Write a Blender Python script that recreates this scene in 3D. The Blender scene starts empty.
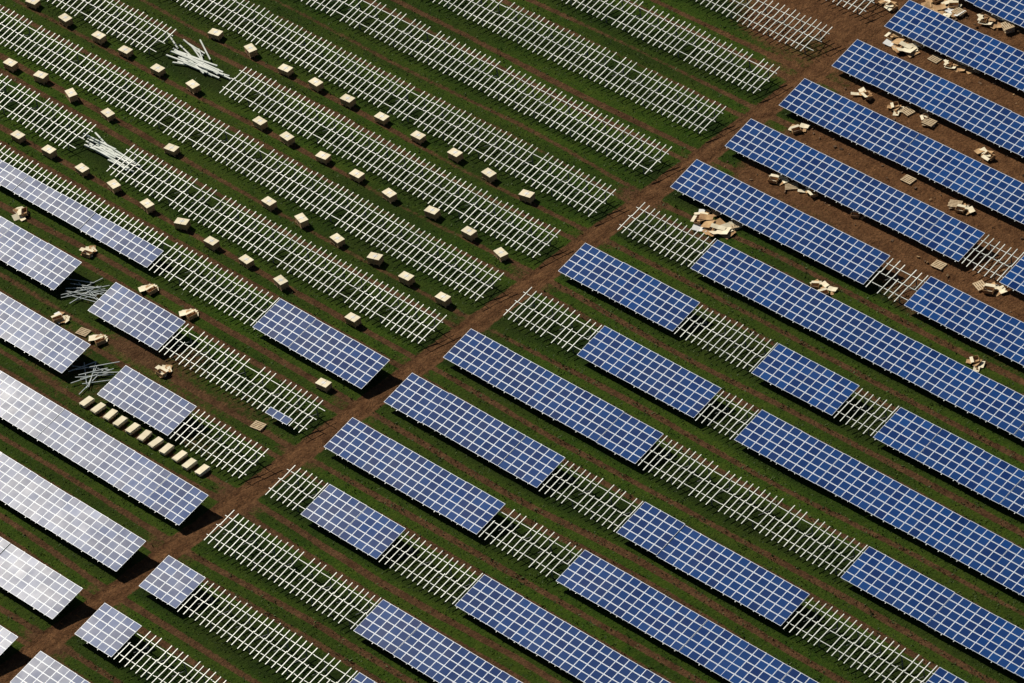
import bpy, numpy as np, math, random
from mathutils import Vector, Matrix
random.seed(7); rng=np.random.default_rng(7)
sc=bpy.context.scene
# ---------------------------------------------------------------- layout constants (metres)
T=5.0; P=7.735; SK=0.106; G=3.02; DY=3.85; DZ=0.90; Z0=0.8
TILT=math.atan2(DZ,DY); L=math.hypot(DY,DZ)
NC=5; NR=7
# ---------------------------------------------------------------- materials
def new_mat(name):
    m=bpy.data.materials.new(name); m.use_nodes=True
    nt=m.node_tree; return m,nt,nt.nodes['Principled BSDF']
def N(nt,t,**kw):
    n=nt.nodes.new(t)
    for k,v in kw.items(): setattr(n,k,v)
    return n
def mixc(nt,fac,a,b,mode='MIX'):
    n=N(nt,'ShaderNodeMix',data_type='RGBA',blend_type=mode)
    for s,v in ((n.inputs[0],fac),(n.inputs[6],a),(n.inputs[7],b)):
        if isinstance(v,(int,float)): s.default_value=v
        elif isinstance(v,tuple): s.default_value=v if len(v)==4 else v+(1,)
        else: nt.links.new(v,s)
    return n.outputs[2]
def math_(nt,op,a,b=0.0,clamp=False):
    n=N(nt,'ShaderNodeMath',operation=op,use_clamp=clamp)
    for s,v in ((n.inputs[0],a),(n.inputs[1],b)):
        if isinstance(v,(int,float)): s.default_value=v
        else: nt.links.new(v,s)
    return n.outputs[0]
def noise(nt,scale,detail=3,rough=.6,vec=None):
    n=N(nt,'ShaderNodeTexNoise'); n.inputs['Scale'].default_value=scale
    n.inputs['Detail'].default_value=detail; n.inputs['Roughness'].default_value=rough
    if vec is not None: nt.links.new(vec,n.inputs['Vector'])
    return n.outputs['Fac']
def ramp(nt,fac,p0,p1):
    n=N(nt,'ShaderNodeMapRange'); n.inputs[1].default_value=p0; n.inputs[2].default_value=p1
    nt.links.new(fac,n.inputs[0]); return n.outputs[0]

def simple(name,c1,c2,scale=2,rough=.6,metal=0.0,objrand=.25):
    m,nt,b=new_mat(name)
    geo=N(nt,'ShaderNodeNewGeometry')
    f=ramp(nt,noise(nt,scale,2,.65,geo.outputs['Position']),.3,.7)
    c=mixc(nt,f,c1,c2)
    oi=N(nt,'ShaderNodeObjectInfo')
    r=math_(nt,'ADD',math_(nt,'MULTIPLY',oi.outputs['Random'],objrand),1-objrand)
    c=mixc(nt,1.0,c,r,'MULTIPLY')
    nt.links.new(c,b.inputs['Base Color']); b.inputs['Roughness'].default_value=rough; b.inputs['Metallic'].default_value=metal
    return m
M_steel=simple('galvanised_steel',(.44,.48,.45),(.84,.86,.80),.5,.4,.0,.15)
M_steel_dull=simple('steel_post',(.14,.15,.14),(.24,.25,.24),2,.5,.2,.1)
M_alu=simple('module_frame_aluminium',(.52,.60,.72),(.66,.72,.82),1,.4,.0,.1)
M_card=simple('cardboard',(.34,.18,.075),(.60,.39,.19),1.2,.85)
M_cardpale=simple('pale_carton',(.74,.65,.46),(.90,.82,.62),1.2,.8,0,.15)
M_wood=simple('pallet_wood',(.30,.19,.10),(.46,.32,.18),4,.85)
M_strap=simple('plastic_strap',(.20,.18,.14),(.28,.25,.2),4,.5)
M_film=simple('white_film',(.75,.76,.74),(.88,.88,.86),2,.35)
M_beam=simple('stacked_steel',(.55,.60,.55),(.80,.82,.77),.8,.4)
M_pole=simple('bare_pole_steel',(.36,.42,.44),(.60,.64,.64),2,.35)

# PV glass: blue absorber below a smooth cover glass
m,nt,b=new_mat('pv_glass'); M_glass=m
at=N(nt,'ShaderNodeAttribute',attribute_name='rnd')
oi=N(nt,'ShaderNodeObjectInfo')
c=mixc(nt,at.outputs['Fac'],(.0015,.022,.120),(.006,.056,.225))
c=mixc(nt,math_(nt,'MULTIPLY',oi.outputs['Random'],.6),c,(.004,.025,.112))
geo=N(nt,'ShaderNodeNewGeometry')
d=ramp(nt,noise(nt,.35,3,.6,geo.outputs['Position']),.4,.8)
c=mixc(nt,math_(nt,'MULTIPLY',d,.07),c,(.12,.14,.17))
nt.links.new(c,b.inputs['Base Color'])
rr=math_(nt,'ADD',math_(nt,'MULTIPLY',noise(nt,.5,2,.6,geo.outputs['Position']),.035),.094)
nt.links.new(rr,b.inputs['Roughness'])
b.inputs['IOR'].default_value=1.48

# ground
m,nt,b=new_mat('ground_grass_and_soil'); M_ground=m
geo=N(nt,'ShaderNodeNewGeometry'); pos=geo.outputs['Position']
dirt=N(nt,'ShaderNodeAttribute',attribute_name='dirt').outputs['Fac']
rust=N(nt,'ShaderNodeAttribute',attribute_name='rust').outputs['Fac']
lush_shade=N(nt,'ShaderNodeAttribute',attribute_name='lush_shade').outputs['Fac']
g2=ramp(nt,noise(nt,.9,4,.65,pos),.32,.68)
g3=ramp(nt,noise(nt,5.0,2,.7,pos),.3,.7)
g0=ramp(nt,noise(nt,.06,3,.6,pos),.35,.65)
gc=mixc(nt,lush_shade,(.006,.016,.002),(.028,.068,.004))  # aisle grass lighter; shade beneath the tables is painted into the darker green
gc=mixc(nt,math_(nt,'MULTIPLY',math_(nt,'MULTIPLY',g2,lush_shade),.6),gc,(.075,.105,.010))
gc=mixc(nt,math_(nt,'MULTIPLY',g0,.22),gc,(.060,.060,.012))
gc=mixc(nt,math_(nt,'MULTIPLY',g3,.42),gc,(.004,.010,.002))
d1=ramp(nt,noise(nt,.9,4,.7,pos),.3,.7)
dc=mixc(nt,d1,(.060,.028,.012),(.160,.084,.040))
dr=mixc(nt,d1,(.085,.037,.015),(.22,.108,.047))
dc=mixc(nt,rust,dc,dr)
dc=mixc(nt,math_(nt,'MULTIPLY',g3,.58),dc,(.020,.011,.006))
e=math_(nt,'ADD',dirt,math_(nt,'MULTIPLY',math_(nt,'SUBTRACT',noise(nt,2.0,4,.7,pos),.5),.75))
e=ramp(nt,e,.35,.58)
col=mixc(nt,e,gc,dc)
nt.links.new(col,b.inputs['Base Color']); b.inputs['Roughness'].default_value=.95; b.inputs['Specular IOR Level'].default_value=.08
bm_=N(nt,'ShaderNodeBump'); bm_.inputs['Strength'].default_value=1.0; bm_.inputs['Distance'].default_value=.30
nt.links.new(noise(nt,3.0,4,.7,pos),bm_.inputs['Height']); nt.links.new(bm_.outputs[0],b.inputs['Normal'])

# ---------------------------------------------------------------- mesh builder
class MB:
    def __init__(s): s.v=[];s.f=[];s.m=[];s.r=[]
    def box(s,c,size,rot=None,mat=0,rnd=0.0,top=None):
        hx,hy,hz=[q/2 for q in size]; c=Vector(c); b0=len(s.v)
        for x,y,z in ((-1,-1,-1),(1,-1,-1),(1,1,-1),(-1,1,-1),(-1,-1,1),(1,-1,1),(1,1,1),(-1,1,1)):
            p=Vector((x*hx,y*hy,z*hz))
            if rot is not None: p=rot@p
            s.v.append(p+c)
        for q,f in enumerate(((0,3,2,1),(4,5,6,7),(0,1,5,4),(1,2,6,5),(2,3,7,6),(3,0,4,7))):
            s.f.append([b0+i for i in f]); s.m.append(top if (q==1 and top is not None) else mat); s.r.append(rnd)
    def beam(s,a,b,w,h,mat=0):
        a=Vector(a);b=Vector(b);d=b-a; q=d.to_track_quat('X','Z').to_matrix()
        s.box((a+b)/2,(d.length,w,h),q,mat)
    def quad(s,pts,mat=0,rnd=0.0):
        b0=len(s.v); s.v+= [Vector(p) for p in pts]; s.f.append(list(range(b0,b0+len(pts)))); s.m.append(mat); s.r.append(rnd)
    def mesh(s,name,mats):
        me=bpy.data.meshes.new(name); me.from_pydata([tuple(v) for v in s.v],[],s.f)
        for mm in mats: me.materials.append(mm)
        me.polygons.foreach_set('material_index',s.m)
        a=me.attributes.new('rnd','FLOAT','FACE'); a.data.foreach_set('value',s.r)
        me.update(); return me
def obj(name,data,parent=None,loc=(0,0,0),rot=(0,0,0),scale=(1,1,1)):
    o=bpy.data.objects.new(name,data); sc.collection.objects.link(o)
    o.location=loc; o.rotation_euler=rot; o.scale=scale
    if parent: o.parent=parent
    return o
def empty(name,loc=(0,0,0)):
    o=obj(name,None,None,loc); o.empty_display_size=.5; return o

ct,st=math.cos(TILT),math.sin(TILT)
RT=Matrix.Rotation(TILT,3,'X')
def S(x,s,h): # slope coords -> local coords of a table (origin: ground below low edge)
    return Vector((x,s*ct-h*st,Z0+s*st+h*ct))
def rack_mesh(seed,bare=True):
    r=random.Random(seed); mb=MB(); q=T/NR
    for i in range(NR):
        x=q*(i+.5)+r.uniform(-.045,.045); sk=Matrix.Rotation(r.gauss(0,.012),3,'Z')
        a=r.uniform(-.14,.06); c=L/2+r.uniform(-.12,.12)
        drop=r.random() if bare else 1
        if drop>.03: mb.box(S(x-.02,(c+.1+a)/2,-.045),(.078,c+.1-a,.06),RT@sk,0)
        if drop>.07 or drop<.03: mb.box(S(x+.055,(L+c)/2+a/2,-.050),(.078,L-c+a,.06),RT@sk,0)
    for s_ in (.70,L/2,L-.80):
        mb.box(S(2.5,s_,-.13),(T,.05,.09),RT,0)
    for x in (1.25,3.75):
        for s_ in (.70,L-.80):
            top=S(x,s_,-.18); mb.box((top.x,top.y,top.z/2-.1),(.10,.08,top.z+.2),None,1)
        a=S(x,L-.80,-.2);b_=S(x,1.5,-.16); mb.beam((a.x+.07,a.y,a.z*.35),(b_.x+.07,b_.y,b_.z),.05,.05,1)
    return mb.mesh('rack',[M_steel,M_steel_dull])
def panel_mesh(seed,rows=range(5),cols=range(NC)):
    r=random.Random(seed); mb=MB(); mw=T/NC; mh=L/5
    for i in cols:
        for j in rows:
            cx=(i+.5)*mw; cs=(j+.5)*mh; k=r.random()
            dh=r.uniform(-.004,.004); ta=math.tan(math.radians(r.gauss(0,.07))); tb=math.tan(math.radians(r.gauss(0,.07)))
            mb.box(S(cx,cs,.02+dh),(mw-.016,mh-.016,.04),RT,0,k)
            w,h=(mw-.02)/2-.033,(mh-.02)/2-.033
            mb.quad([S(cx+u*w,cs+v_*h,.044+dh+u*w*ta+v_*h*tb) for u,v_ in ((-1,-1),(1,-1),(1,1),(-1,1))],1,k)
    return mb.mesh('modules',[M_alu,M_glass])
RACK=[rack_mesh(i) for i in range(12)]
RACKP=[rack_mesh(90+i,False) for i in range(3)]
PAN=[panel_mesh(i) for i in range(8)]
HALF=[panel_mesh(20+i,range(3)) for i in range(3)]
FEW=panel_mesh(40,range(1),range(3))

# ---------------------------------------------------------------- rows.  codes: P modules, F bare racking, H lower half covered, . gap
def expand(s):
    out='';num=''
    for ch in s:
        if ch.isdigit(): num+=ch
        else: out+=ch*int(num or 1); num=''
    return out
Rrows={-3:'17P',-2:'17P',-1:'17P',0:'17P',1:'17P',2:'17P',3:'6PF10P',4:'5PF11P',5:'2F15P',6:'3P2F2PF9P',7:'2F3PF11P',
 8:'5P5F7P',9:'4P2F4P3F4P',10:'4P2F8P3F',11:'F2P2F6P3F3P',12:'4F4P2F7P',13:'P4F3P2F7P',14:'P3F5P2F6P',15:'3P3F11P',16:'17P',17:'17P'}
Lrows={-3:'18F',-2:'18F',-1:'18F',0:'18F',1:'18F',2:'18F',3:'18F',4:'18F',5:'18F',6:'9F2.7F',7:'18F',8:'9F.8F',
 9:'3P3F12H',10:'4F2P.11P',11:'2F2P.13P',12:'18P',13:'18P',14:'18P',15:'18P',16:'18P',17:'18P'}
def build(side,k,code):
    code=expand(code); i=0
    while i<len(code):
        ch=code[i]; j=i
        while j<len(code) and code[j]==ch: j+=1
        if ch!='.':
            x0=(SK*k+i*T) if side=='R' else (SK*k-G-j*T)
            e=empty('mounting_rack_row' if ch=='F' else 'solar_panel_row',(x0,-k*P,0))
            for q in range(j-i):
                ry=math.radians(random.gauss(0,.16)); rx=math.radians(random.gauss(0,.12))
                loc=(q*T,random.uniform(-.03,.03),random.uniform(-.03,.03))
                obj('rack',random.choice(RACKP if ch=='P' else RACK),e,loc,(rx,ry,0))
                if ch=='P': obj('modules',random.choice(PAN),e,loc,(rx,ry,0))
                if ch=='H': obj('modules',random.choice(HALF),e,loc,(rx,ry,0))
                if side=='L' and k==10 and x0+q*T<-5.7<x0+q*T+T and ch=='F': obj('modules',FEW,e,loc,(rx,ry,0))
        i=j
for k,c_ in Rrows.items(): build('R',k,c_)
for k,c_ in Lrows.items(): build('L',k,c_)

# ---------------------------------------------------------------- ground sheet
def lattice(seed,x,y,sx,sy):
    r=np.random.default_rng(seed); A=r.random((256,256))
    u=x/sx+100; v=y/sy+100; iu=np.floor(u).astype(int); iv=np.floor(v).astype(int); fu=u-iu; fv=v-iv
    fu=fu*fu*(3-2*fu); fv=fv*fv*(3-2*fv)
    a=A[iu%256,iv%256];b_=A[(iu+1)%256,iv%256];c_=A[iu%256,(iv+1)%256];d_=A[(iu+1)%256,(iv+1)%256]
    return (a*(1-fu)+b_*fu)*(1-fv)+(c_*(1-fu)+d_*fu)*fv
def sm(a,b,x):
    t=np.clip((x-a)/(b-a),0,1); return t*t*(3-2*t)
strR={0:1,1:1,2:1,3:1,4:.95,5:.8,6:.85,7:.7,8:.85,9:.95,10:.8,11:1,12:.9,13:1,14:.85}
strL={0:.9,1:.9,2:.75,3:.95,4:.7,5:.85,6:.75,7:.85,8:.95,9:1.1,10:1,11:1,12:.95,13:.9,14:.9}
def fields(X,Y):
    kf=-Y/P; ph=kf%1.0
    aisle=(ph-.25)*P; aisle=np.where(aisle>P/2,aisle-P,aisle)
    arow=np.floor(kf)
    wob=(lattice(2,X,arow*3.0,18,1)-.5)*.9
    n1=lattice(3,X,Y,5,3);n2=lattice(4,X,Y,18,9);n3=lattice(5,X,Y,2,1.2)
    rut=np.exp(-(np.abs(np.abs(aisle-wob-.1)-.85)/.34)**3)
    band=np.exp(-((aisle-wob)/1.45)**2)
    sR=np.vectorize(lambda q:strR.get(int(q),.75 if q>0 else 1))(arow)
    sL=np.vectorize(lambda q:strL.get(int(q),.75 if q>0 else .7))(arow)
    amp=np.where(X>-1.5,sR,sL)*(.58+.78*n2)
    dirt=amp*(.88*rut+.15*band)+.08*(n1-.5)
    rc=-1.5+(lattice(7,X*0,Y,1,22)-.5)*.8+SK*kf*.9
    rx=X-rc
    road=np.exp(-(np.abs(rx)/1.40)**6)
    dirt=np.maximum(dirt,road*(.70+.35*n3)+.2*np.exp(-((np.abs(rx)-.85)/.35)**2)*road)
    scar=band*np.exp(-((np.abs(rx)-1)/3.2)**2)
    dirt=np.maximum(dirt,scar*(.28+.52*n1))
    ne=sm(-34,-20,Y+6*(n2-.5)+.05*X)*sm(0,5,X)
    nw=sm(-14,-4,Y+10*(n2-.5))*sm(-26,-8,X)
    rust=np.clip(np.maximum(ne,nw)+.8*road,0,1)
    dirt=np.maximum(dirt,ne*(.75+.5*n1)); dirt=np.maximum(dirt,nw*(.45+.6*n1))
    wa=np.exp(-((X+22)/22)**2-((Y+80)/9)**2)
    dirt=np.maximum(dirt,wa*(.15+.62*n1))
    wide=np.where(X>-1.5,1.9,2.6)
    lush_shade=np.clip(.25+1.0*np.exp(-((np.abs(aisle-wob))/wide)**4)*(.35+.75*lattice(9,X,Y,9,1.2))*(.50+n2)-.13,0,1)  # lush in the aisles, with painted shade under the tables
    Z=-.10*np.exp(-((np.abs(rx)-.85)/.28)**2)*road - .10*rut*np.clip(amp,0,1)+.06*(n3-.5)+.04*(n1-.5)
    return dirt,rust,lush_shade,Z,aisle
xs=np.concatenate([[-4000,-2000,-1000,-500,-250,-150],np.arange(-100,-8,.7),np.arange(-8,5,.22),np.arange(5,95,.7),[110,150,250,500,1000,2000,4000]])
ys=np.concatenate([[-4000,-2000,-1000,-500,-280,-200,-160],np.arange(-140,35,.24),[45,70,130,250,500,1000,2000,4000]])
X,Y=np.meshgrid(xs,ys,indexing='ij')
dirt,rust,lush_shade,Z,_=fields(X,Y)
Z=np.where((np.abs(X)>98)|(Y>34)|(Y<-139),0,Z)
nx,ny=X.shape
V=np.stack([X,Y,Z],-1).reshape(-1,3)
I=np.arange(nx*ny).reshape(nx,ny)
Fc=np.stack([I[:-1,:-1],I[1:,:-1],I[1:,1:],I[:-1,1:]],-1).reshape(-1,4)
def fastmesh(name,V,Fc,smooth=True):
    me=bpy.data.meshes.new(name)
    me.vertices.add(len(V)); me.vertices.foreach_set('co',V.ravel().astype(np.float32))
    me.loops.add(Fc.size); me.loops.foreach_set('vertex_index',Fc.ravel())
    me.polygons.add(len(Fc)); me.polygons.foreach_set('loop_start',np.arange(0,Fc.size,Fc.shape[1]))
    me.polygons.foreach_set('use_smooth',np.full(len(Fc),smooth))
    me.update(calc_edges=True); return me
me=fastmesh('ground',V,Fc)
for nm,arr in (('dirt',dirt),('rust',rust),('lush_shade',lush_shade)):
    a=me.attributes.new(nm,'FLOAT','POINT'); a.data.foreach_set('value',arr.ravel().astype(np.float32))
me.materials.append(M_ground); me.validate()
obj('ground',me)

# grass tufts: one mesh of small leaning blade clumps
M_tuft=simple('grass_blades',(.022,.050,.004),(.070,.112,.011),.8,.8)
nt_=60000
tx=rng.uniform(-85,76,nt_); ty=rng.uniform(-122,16,nt_)
dd,ru,lu,zz,ai=fields(tx,ty)
keep=(dd+rng.normal(0,.12,nt_)<.32)&(np.abs(ai)<2.0+rng.random(nt_))&(lu>.15)
tx,ty,zz=tx[keep],ty[keep],zz[keep]; n_=len(tx)
blades=[]
for q in range(3):
    a=rng.uniform(0,2*np.pi,n_); h=rng.uniform(.05,.16,n_); w_=rng.uniform(.04,.10,n_)
    ox,oy=rng.normal(0,.14,n_),rng.normal(0,.14,n_); lx,ly=rng.normal(0,.12,n_),rng.normal(0,.12,n_)
    p0=np.stack([tx+ox-np.cos(a)*w_,ty+oy-np.sin(a)*w_,zz-.03],-1)
    p1=np.stack([tx+ox+np.cos(a)*w_,ty+oy+np.sin(a)*w_,zz-.03],-1)
    p2=np.stack([tx+ox+lx,ty+oy+ly,zz+h],-1)
    blades.append(np.stack([p0,p1,p2],1))
BV=np.concatenate(blades).reshape(-1,3)
me=fastmesh('grass_tufts',BV,np.arange(len(BV)).reshape(-1,3),False); me.materials.append(M_tuft)
obj('grass_tufts',me)

# ---------------------------------------------------------------- crates of modules on pallets
def crate_mesh(seed):
    r=random.Random(seed); mb=MB(); w,d_,h=1.35,.90,r.uniform(.42,.58)
    for i in range(5): mb.box((0,-d_/2+.08+i*(d_-.16)/4,.13),(w,.12,.024),None,1)
    for x in (-w/2+.07,0,w/2-.07):
        mb.box((x,0,.105),(.10,d_,.022),None,1)
        for y in (-d_/2+.06,0,d_/2-.06): mb.box((x,y,.047),(.10,.10,.09),None,1)
    mb.box((0,0,.147+h/2),(w-.06,d_-.06,h),None,3)
    mb.box((0,0,.147+h+.02),(w-.02,d_-.02,.10),None,3,0,0)   # lid
    mb.box((r.uniform(-.1,.1),0,.147+h/2+.035),(.03,d_-.01,h+.085),None,2)
    mb.quad([(-.2,-.15,.147+h+.075),(.25,-.12,.147+h+.075),(.22,.2,.147+h+.075),(-.18,.16,.147+h+.075)],4)
    return mb.mesh('crate',[M_cardpale,M_wood,M_strap,M_card,M_film])
CR=[crate_mesh(i) for i in range(4)]
def crate(x,y,rz=None,s=1.0):
    obj('module_crate',random.choice(CR),None,(x,y,0),(0,0,random.gauss(0,.14) if rz is None else rz),(s,s,s))
for row in [
 ([-64.9,-60.3,-55.4,-50.4,-40.1,-36,-31,-26,-21.1,-15.9,-10.8,-5.9,-69.9,-74.8],-47.2),
 ([-55.3,-49.9,-44.7,-40.2,-35.5,-30.6,-25.3,-20.3,-15.6,-10.4],-39.6),
 ([-68.7,-64.3,-59.5,-44.4,-30.2,-25.4,-20.4,-15.2,-10.7,-54.1],-55.4),
 ([-58.8,-54.4,-49.6,-44.7,-39.7,-34.9,-30.2,-25.3,-20.2,-10.2,-63.7,-68.9],-62.9)]:
    for x in row[0]: crate(x+random.gauss(0,.15),row[1]+random.gauss(0,.15))
crate(-5.8,-71.0); crate(-5.6,-55.6)
# low opened stacks laid out in a line
def stack_mesh(seed):
    r=random.Random(seed); mb=MB()
    for i in range(3): mb.box((r.uniform(-.03,.03),-.30+i*.30,.05),(1.25,.10,.09),None,1)
    z=.10
    for i in range(5):
        mb.box((r.uniform(-.04,.04),r.uniform(-.03,.03),z+.03),(1.3,.70,.05),Matrix.Rotation(r.gauss(0,.02),3,'Z'),0); z+=.055
    return mb.mesh('stack',[M_cardpale,M_wood])
ST=[stack_mesh(i) for i in range(3)]
for i in range(11):
    x=-22.4+i*1.62
    obj('module_stack',random.choice(ST),None,(x+random.gauss(0,.05),-86.0+random.gauss(0,.06),0),(0,0,math.pi/2+random.gauss(0,.05)))
# empty pallets left about on the torn-up soil
M_pal=simple('pale_pallet_wood',(.46,.33,.19),(.66,.52,.34),3,.85)
def pallet_mesh(seed,n):
    r=random.Random(seed); mb=MB(); z=0
    for q in range(n):
        R_=Matrix.Rotation(r.gauss(0,.12),3,'Z')
        for i in range(5): mb.box(Vector((0,0,z+.13))+R_@Vector((0,-.42+i*.21,0)),(1.25,.14,.024),R_,0)
        for x in (-.55,0,.55): mb.box(Vector((0,0,z+.06))+R_@Vector((x,0,0)),(.10,.98,.11),R_,0)
        z+=.145
    return mb.mesh('pallet',[M_pal])
PL=[pallet_mesh(1,1),pallet_mesh(2,2),pallet_mesh(3,4)]
def pallet(x,y,q): obj('wooden_pallet' if q==0 else 'wooden_pallet_stack',PL[q],None,(x,y,0),(0,0,random.uniform(-.6,.6)))
for x,y,q in [(4.2,.6,2),(11.4,.8,1),(7,-.4,0),(9.6,7.4,2),(3.9,6.6,1),(14.2,8.2,0),(10.4,-8.2,0),(13.4,-8.4,1),(9.2,-23.4,0),(23.8,-16.4,1),(17.6,-16.1,0),(33.6,-24,0),(28.5,-24,0),(8.9,-30.9,1),(-30.6,-79.3,0),(-6.8,-78.5,0)]: pallet(x,y,q)

# ---------------------------------------------------------------- heaps of packing cardboard
def heap_mesh(seed,n=12,rad=.9,size=1.2,hmax=.4,pale=.6):
    r=random.Random(seed); mb=MB()
    for i in range(n):
        a=r.uniform(0,6.28); q=rad*math.sqrt(r.random()); cx,cy=q*math.cos(a)*1.3,q*math.sin(a)*.8
        cz=.05+hmax*r.random()*(1-q/rad*.7)
        w,d_=size*r.uniform(.5,1.2),size*r.uniform(.35,.9); R_=Matrix.Rotation(r.gauss(0,.5)+(1.57 if r.random()<.4 else 0),3,'Z')@Matrix.Rotation(r.gauss(0,.13),3,'X')@Matrix.Rotation(r.gauss(0,.10),3,'Y')
        fold=r.uniform(.0,.08)*w; c0=Vector((cx,cy,cz)); mt=0 if r.random()<pale else 1
        if r.random()<.06: mt=2
        mb.quad([c0+R_@Vector(p) for p in [(-w/2,-d_/2,fold),(0,-d_/2,0),(0,d_/2,0),(-w/2,d_/2,fold)]],mt)
        mb.quad([c0+R_@Vector(p) for p in [(0,-d_/2,0),(w/2,-d_/2,fold*.8),(w/2,d_/2,fold*.5),(0,d_/2,0)]],mt)
    for i in range(max(1,n//8)):
        a=r.uniform(0,6.28); q=rad*.8; c0=Vector((q*math.cos(a)*1.2,q*math.sin(a),.28)); R_=Matrix.Rotation(r.uniform(0,3),3,'Z')@Matrix.Rotation(r.gauss(0,.15),3,'X')
        w,d_,h=1.1,.65,.45
        for (p,sz) in (((0,0,-h/2),(w,d_,.03)),((w/2,0,0),(.03,d_-.04,h-.04)),((-w/2,0,0),(.03,d_-.04,h-.04)),((0,d_/2,0),(w-.04,.03,h-.04)),((0,-d_/2,0),(w-.04,.03,h-.04))):
            mb.box(c0+R_@Vector(p),sz,R_,1)
        mb.box(c0+R_@Vector((0,d_/2+.2,h/2)),(w,.40,.02),R_,0)
    return mb.mesh('cardboard',[M_cardpale,M_card,M_film])
HS=[heap_mesh(i,8,.7,1.1,.35,.8) for i in range(5)]; HD=[heap_mesh(60+i,6,.9,1.2,.3,.45) for i in range(5)]; HB=[heap_mesh(30+i,18,1.9,1.7,.6,.35) for i in range(4)]
def heap(x,y,lib,s=1.0):
    obj('cardboard_heap',random.choice(lib),None,(x,y,0),(0,0,random.uniform(-.4,.4)),(s,s,s))
for x,y in [(-49.5,-71),(-39.3,-70.8),(-30.2,-71.1),(-24.2,-71.3),(-34,-79.1),(-28.5,-79.1),(-19.8,-78.5)]: heap(x,y,HS,.85)
for x,y,b_ in [(2.6,0,1),(2.0,6,1),(9.7,.5,1),(7.9,8.1,1),(5,-8.8,0),(9.2,-8.7,0),(12.1,-7.6,0),(20.9,-8.9,0),(-2.8,3.6,0),(7.5,-23.3,0),(11.1,-23.1,0),
  (7.0,-31.9,1),(21.4,-32.7,0),(22.6,-33.0,0),(25,-16.3,0),(35.1,-23.6,0),(40.7,-32.8,0),(17.4,-22.7,0),(16,7.5,1),(3.6,-16.3,0)]:
    heap(x,y,HB if b_ else HD,random.uniform(.65,.9))
# clods and scraps of torn packing over the bare soil, one mesh
mb=MB(); r=random.Random(5)
for i in range(420):
    x=r.uniform(1,48); y=r.uniform(-30,11)
    if (y>-26 or r.random()<.4):
        s_=r.uniform(.06,.22); R_=Matrix.Rotation(r.uniform(0,3),3,'Z')@Matrix.Rotation(r.gauss(0,.5),3,'X')
        mb.box((x,y,s_*.25),(s_*r.uniform(1,2),s_,s_*.5),R_,r.choice([0,0,1,2]))
M_clod=simple('soil_clod',(.10,.055,.028),(.24,.15,.085),2,.95)
obj('soil_clods',mb.mesh('soil_clods',[M_clod,M_card,M_clod]))

# ---------------------------------------------------------------- piles of beams and poles
def beam_pile(name,x,y,n,ln,w,mat,spread,ang,seed,sx=.9):
    r=random.Random(seed); mb=MB()
    for i in range(n):
        a=ang+r.gauss(0,spread); l=ln*r.uniform(.7,1.1); cx,cy=r.gauss(0,sx),r.gauss(0,.4); z=.12+.05*(i%6)+r.uniform(0,.05)
        dx,dy=math.cos(a)*l/2,math.sin(a)*l/2
        mb.beam((cx-dx,cy-dy,z),(cx+dx,cy+dy,z+r.uniform(-.04,.06)),w,w*.8)
    obj(name,mb.mesh('beams',[mat]),None,(x,y,0))
beam_pile('steel_beam_pile',-53.2,-44.0,22,4.8,.15,M_beam,.12,.05,1,1.3)
beam_pile('steel_beam_pile',-54.6,-43.0,7,3.8,.14,M_beam,.12,-.35,2)
beam_pile('steel_beam_pile',-49.6,-59.2,20,4.4,.15,M_beam,.14,.0,3,1.3)
beam_pile('steel_pole_pile',-35.0,-75.2,16,4.2,.07,M_pole,.5,.8,4)
beam_pile('steel_pole_pile',-24.8,-83.0,14,4.0,.07,M_pole,.6,1.2,5)

# ---------------------------------------------------------------- camera
az,pi_,ro=map(math.radians,(38.74,39.06,-9.60)); f=5394.0; dist=500.8
Fw=Vector((-math.cos(az)*math.cos(pi_),math.sin(az)*math.cos(pi_),-math.sin(pi_)))
Rr=Fw.cross(Vector((0,0,1))).normalized(); U=Rr.cross(Fw)
R2=Rr*math.cos(ro)+U*math.sin(ro); U2=-Rr*math.sin(ro)+U*math.cos(ro)
C=Vector((3.69,-55.75,0))-Fw*dist
cam=bpy.data.cameras.new('camera'); cam.sensor_width=36; cam.lens=36*f/1024; cam.clip_start=5; cam.clip_end=20000
co=bpy.data.objects.new('camera',cam); sc.collection.objects.link(co)
M=Matrix((R2,U2,-Fw)).transposed().to_4x4(); M.translation=C; co.matrix_world=M
sc.camera=co
# ---------------------------------------------------------------- sun: mirrored off the tilted glass for a viewer looking west
v=Vector((.7259,-.3636,.6089)).normalized(); n=Vector((0,-st,ct))
l=(2*n.dot(v)*n-v).normalized()
elev=math.asin(l.z)
sun=bpy.data.lights.new('sun','SUN'); sun.energy=5.0; sun.angle=math.radians(.5); sun.color=(1,.93,.80)
so=bpy.data.objects.new('sun',sun); sc.collection.objects.link(so); so.rotation_euler=l.to_track_quat('Z','Y').to_euler(); so.location=l*200
w=bpy.data.worlds.new('World'); sc.world=w; w.use_nodes=True
bg=w.node_tree.nodes['Background']; sky=w.node_tree.nodes.new('ShaderNodeTexSky'); sky.sky_type='NISHITA'; sky.sun_disc=False
sky.sun_elevation=elev; sky.sun_rotation=math.atan2(l.x,l.y); sky.air_density=1.0; sky.dust_density=.4
w.node_tree.links.new(sky.outputs[0],bg.inputs[0]); bg.inputs[1].default_value=.034
sc.view_settings.view_transform='Standard'; sc.view_settings.look='None'; sc.view_settings.exposure=0
